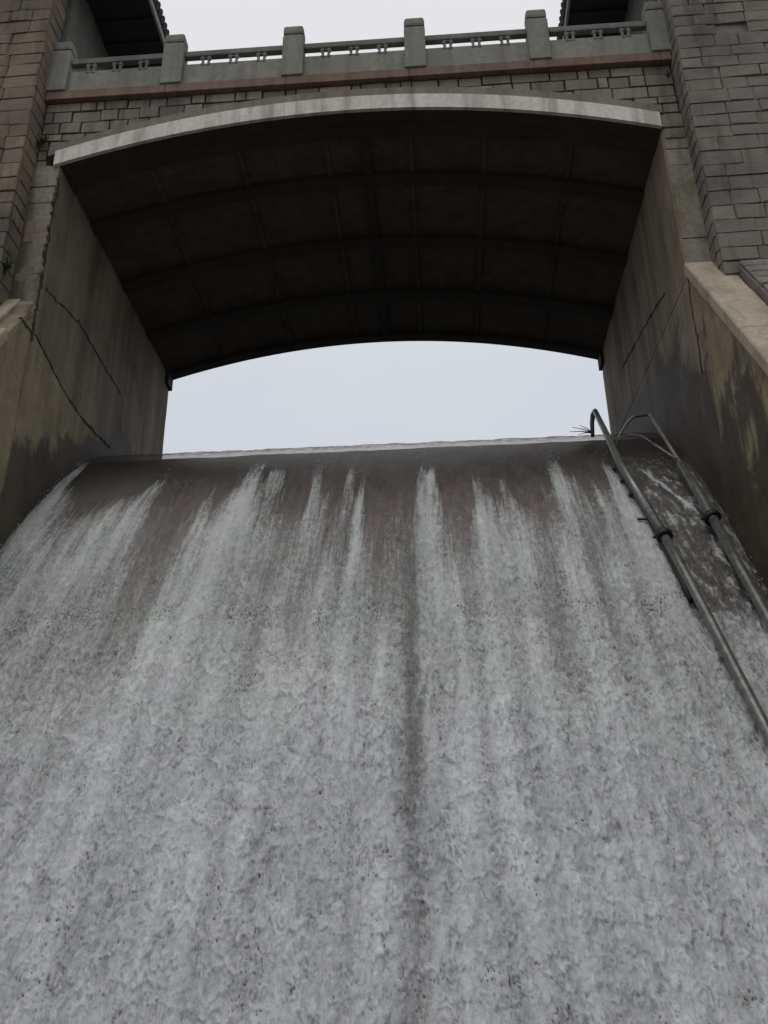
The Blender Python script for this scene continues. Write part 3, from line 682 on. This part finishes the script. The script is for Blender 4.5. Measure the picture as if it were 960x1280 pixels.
# parapets: posts, solid panels, pierced rail (a part), its carved supports (sub-parts)
PX = [q*S for q in (-9.50, -6.43, -3.24, -.04, 3.15, 6.22)]
ZP0, ZPAN, ZRB, ZRT, ZPT = ZR1+.003, 20.90*S+1.6, 21.05*S+1.68, 21.36*S+1.6, 21.93*S+1.6
def post_mesh():
    b = MB(); wv = .195
    b.box(-wv, wv, -.13, .17, 0, ZPT-ZP0-.26, .02)
    b.box(-wv+.03, wv-.03, -.11, .14, ZPT-ZP0-.262, ZPT-ZP0-.215, .008)
    b.box(-wv+.005, wv-.005, -.135, .165, ZPT-ZP0-.213, ZPT-ZP0, .055)
    me = bpy.data.meshes.new('post'); b.bm.to_mesh(me); b.bm.free(); me.materials.append(M_PARA); return me
pm = post_mesh()
def orn_mesh():
    b = MB()
    for s_ in (-1, 1):
        b.tube([(s_*.050, 0, 0), (s_*.056, 0, .04), (s_*.050, 0, .085), (s_*.046, 0, .12), (s_*.052, 0, .15), (s_*.060, 0, .19), (s_*.050, 0, .24)], [.024, .040, .026, .020, .026, .040, .026], 10)
    b.box(-.06, .06, -.03, .03, .02, .045, .006); b.box(-.05, .05, -.028, .028, .185, .205, .005)
    me = bpy.data.meshes.new('carved_support'); b.bm.to_mesh(me); b.bm.free(); me.materials.append(M_RAIL); return me
om = orn_mesh()
for yc, sgn in ((D, 1), (YF-.02, -1)):
    for px in PX:
        o = link('post', pm, None, br); o.location = Vector((px, yc, ZP0))-br.location
        if sgn < 0: o.rotation_euler.z = math.pi
    for a, b in zip(PX, PX[1:]):
        y0, y1 = sorted((yc-sgn*.035, yc+sgn*.045))
        MB().box(a+.19, b-.19, y0, y1, ZP0, ZPAN, .01).build('parapet_panel', M_PARA, br)
        rb = MB(); rb.box(a+.19, b-.19, *sorted((yc-sgn*.055, yc+sgn*.065)), ZRB, ZRT, .025); rl = rb.build('top_rail', M_RAIL, br)
        for k in (.22, .5, .78):
            c = link('carved_support', om, None, rl); c.location = Vector((a+.19+(b-a-.38)*k, yc-sgn*.012, ZPAN-.075))-br.location; c.scale = (1.12, 1, (ZRB-ZPAN+.09)/.24)

# ------------------------------------------------------------------ gate houses
ZE = 25*S+1.6
for side, xw, xf, sg in (('left', XTL+.10, -7.80*S, 1), ('right', XTR-.06, 4.60*S, -1)):
    gh = empty('gatehouse', (xw-sg*1.8, 15.5, ZR1), f'grey plastered gatehouse with dark overhanging eave and tiled roof at the {side} bridge end', 'building', 'gatehouses above the bridge ends')
    a, b = sorted((xw, xw-sg*3.6)); MB().box(a, b, D+.12, YF+.6, ZR1-.4, ZE+.02, .01).build('wall', M_PLASTER, gh)
    a, b = sorted((xf-sg*.01, xw-sg*4.7)); ya4, yb4 = 10.9, YF+1.4
    MB().box(a, b, ya4, yb4, ZE, ZE+.10).build('soffit', M_TIMBER, gh)
    # boards of the soffit
    a, b = sorted((xf-sg*.02, xw)); y = ya4
    while y < yb4-.2:
        MB().box(a, b, y, y+.07, ZE-.06, ZE-.002).build('rafter', M_TIMBER, gh); y += .55
    a, b = sorted((xf, xf+sg*.05)); MB().box(a, b, ya4-.02, yb4, ZE-.07, ZE+.15, .006).build('fascia', M_FASCIA, gh)
    xr = xw-sg*1.8; zr_ = ZE+1.9
    b_ = MB(); xo = xf+sg*.04; x2 = xw-sg*4.7
    b_.prism([(xo, ZE+.13), (xr, zr_), (x2, ZE+.13), (x2, ZE+.09), (xo, ZE+.09)], ya4, yb4); b_.build('roof', M_TILE, gh)
    tm = MB(); tm.tube([(0, 0, 0), (.5, 0, .0), (1, 0, 0)], [.085, .06, .045], 8); tme = bpy.data.meshes.new('roof_tile')
    bmesh.ops.recalc_face_normals(tm.bm, faces=tm.bm.faces[:]); tm.bm.to_mesh(tme); tm.bm.free(); tme.materials.append(M_TILE)
    v = Vector((xr-xo, 0, zr_-ZE-.13)); y = ya4+.1; L = v.length
    while y < yb4:
        o = link('roof_tile', tme, None, gh); o.location = Vector((xo+sg*.07, y, ZE+.17))-gh.location
        o.scale = (L, 1, 1); o.rotation_euler = (0, -math.atan2(v.z, v.x), 0); y += .165

# ------------------------------------------------------------------ pipes on the right of the chute
def up_off(y, off): return (y, chute_z(y)+off)
def pipe_path(pts): return [Vector((x, y, chute_z(y)+o_)) for x, y, o_ in pts]
p1 = empty('steel_pipe', (2.95, 14, chute_z(14)), 'long grey steel pipe down the water, nearer the middle, with hooked upper end', 'pipe', 'steel pipes down the spillway')
a = [(2.95, 14.60, .62), (2.93, 13.8, .42), (2.92, 13.04, .30), (3.07, 11.80, .30)]; b = [(3.07, 11.80, .30), (3.13, 11.34, .30), (3.19, 10.74, .30), (3.28, 9.67, .30), (3.36, 8.2, .3), (3.42, 7.3, .3)]
MB().tube(pipe_path(a), [.046, .052, .062, .068], 20).build('pipe_length', M_PIPE, p1)
MB().tube(pipe_path(b), .062, 20).build('pipe_length', M_PIPE, p1)
def collar(par, path, y, r=.105, ln=.10):
    pts = pipe_path(path); 
    for q, w_ in zip(pts, pts[1:]):
        if q.y >= y >= w_.y:
            t = (q.y-y)/(q.y-w_.y); c = q.lerp(w_, t); d_ = (w_-q).normalized()
            m_ = MB(); m_.tube([c-d_*ln/2, c-d_*ln*.15, c+d_*ln*.15, c+d_*ln/2], [r*.92, r, r, r*.92], 24)
            m_.tube([c+Vector((-r*.9, 0, 0)), c+Vector((-r*1.25, 0, -.02))], .022, 8); m_.tube([c+Vector((0, 0, -r*.9)), Vector((c.x, c.y+.1, chute_z(c.y)-.08))], .03, 8)
            m_.build('collar', M_BLACK, par); return
collar(p1, b, 11.72, .115)
# black carrier strip under the upper length, bolts, end flange and elbow
q0 = pipe_path([(2.88, 13.3, .24), (3.0, 12.2, .20), (3.10, 11.3, .16), (3.12, 11.05, .14)])
MB().tube(q0, .042, 8).build('carrier_strip', M_BLACK, p1)
tip = pipe_path([(2.95, 14.60, .62)])[0]
MB().tube([tip, tip+Vector((-.03, .08, -.03)), tip+Vector((-.05, .15, -.16)), tip+Vector((-.05, .24, -.40))], [.046, .046, .040, .034], 14).build('elbow', M_PIPE, p1)
MB().tube([pipe_path([(2.86, 12.15, .12)])[0], pipe_path([(3.02, 12.10, .16)])[0]], .018, 8).build('peg', M_BLACK, p1)
for yk in (13.2, 12.9, 12.6):
    c = pipe_path([(2.90+.1*(13.2-yk), yk, .12)])[0]; MB().tube([c, c+Vector((-.07, -.01, -.03))], .03, 8).build('bolt', M_BLACK, p1)
p2 = empty('steel_pipe', (3.85, 13, chute_z(13)), 'grey steel pipe beside the right side wall, joined to a thin bent tube', 'pipe', 'steel pipes down the spillway')
a = [(3.82, 12.97, .30), (3.83, 12.4, .30), (3.83, 11.97, .30), (3.84, 11.9, .3)]; b = [(3.84, 11.9, .3), (3.85, 11.27, .3), (3.87, 10.7, .3), (3.89, 9.6, .3), (3.92, 8.0, .3), (3.93, 7.3, .3)]
MB().tube(pipe_path(a), [.052, .07, .072, .072], 20).build('pipe_length', M_PIPE, p2)
MB().tube(pipe_path(b), .066, 20).build('pipe_length', M_PIPE, p2)
collar(p2, a, 11.95, .12)

MB().tube([(3.82, 12.90, 8.02), (3.80, 13.5, 8.83), (3.785, 14.03, 9.53), (3.77, 14.11, 9.63), (3.72, 14.13, 9.665), (3.64, 14.08, 9.63), (3.50, 13.98, 9.56), (3.42, 13.95, 9.51), (3.34, 13.95, 9.43), (3.2, 13.99, 9.24), (3.12, 14.0, 9.0)], [.04]+[.028]*10, 12).build('bent_tube', M_THIN, p2)
MB().tube([(3.79, 13.0, 8.2), (3.72, 13.08, 8.32), (3.60, 13.22, 8.54), (3.55, 13.27, 8.62)], .02, 8).build('branch_tube', M_THIN, p2)
MB().tube([(3.55, 13.27, 8.62), (3.50, 13.33, 8.72), (3.42, 13.45, 8.88), (3.30, 13.59, 9.0), (3.18, 13.7, 9.03), (3.08, 13.8, 8.98), (3.02, 13.85, 8.8)], .013, 8).build('hose', M_HOSE, p2)
# bits of wood caught at the top of the first pipe
TW = ['long dry twig pointing up and left at the head of the left-hand steel pipe', 'long dry twig lying nearly level at the head of the left-hand steel pipe', 'short dry twig sticking most steeply up at the head of the left-hand steel pipe', 'short dry twig drooping lowest at the head of the left-hand steel pipe']
for k, dr in enumerate(((-.35, .05, .16), (-.42, 0, .04), (-.20, .1, .22), (-.27, 0, -.03))):
    p = Vector((2.92, 14.9, 9.78)); d_ = Vector(dr)
    t_ = MB().tube([p, p+d_*.5+Vector((0, 0, .02)), p+d_], [.012, .008, .004], 6).build('twig', M_TWIG)
    tag(t_, TW[k], 'twig', 'twigs caught at the pipe head')
# tufts of weed in the corner between left tower and bridge
for k, (x, y, z, r_) in enumerate(((XTL+.10, D-.06, ZS+.55, .12), (XTL+.05, YT+.12, 11.55, .12), (XTR-.12, D-.05, ZR0-.35, .05))):
    b_ = MB(); root_ = b_.bm.verts.new((x, y+.02, z-.02))
    for i in range(70 if k < 2 else 25):
        c = Vector((x, y, z))+Vector((R.gauss(0, r_*.5), -abs(R.gauss(0, r_*.3)), R.gauss(0, r_*.6))); dv = Vector((R.uniform(-1, 1), R.uniform(-1.2, .1), R.uniform(-.4, 1))).normalized()*.045
        sd_ = dv.cross(Vector((R.random(), R.random(), R.random()))).normalized()*.014
        vv = [b_.bm.verts.new(q) for q in (c, c+dv*.5+sd_, c+dv, c+dv*.5-sd_)]; b_.bm.faces.new(vv); b_.bm.faces.new((root_, vv[0], vv[1]))
    tag(b_.build('weed_tuft', M_LEAF), ['small green weed growing in the corner between the left tower and the arch', 'small green weed low on the left tower above the side wall', 'tiny weed in the corner below the right end of the red coping'][k], 'plant', 'weeds growing in the masonry')
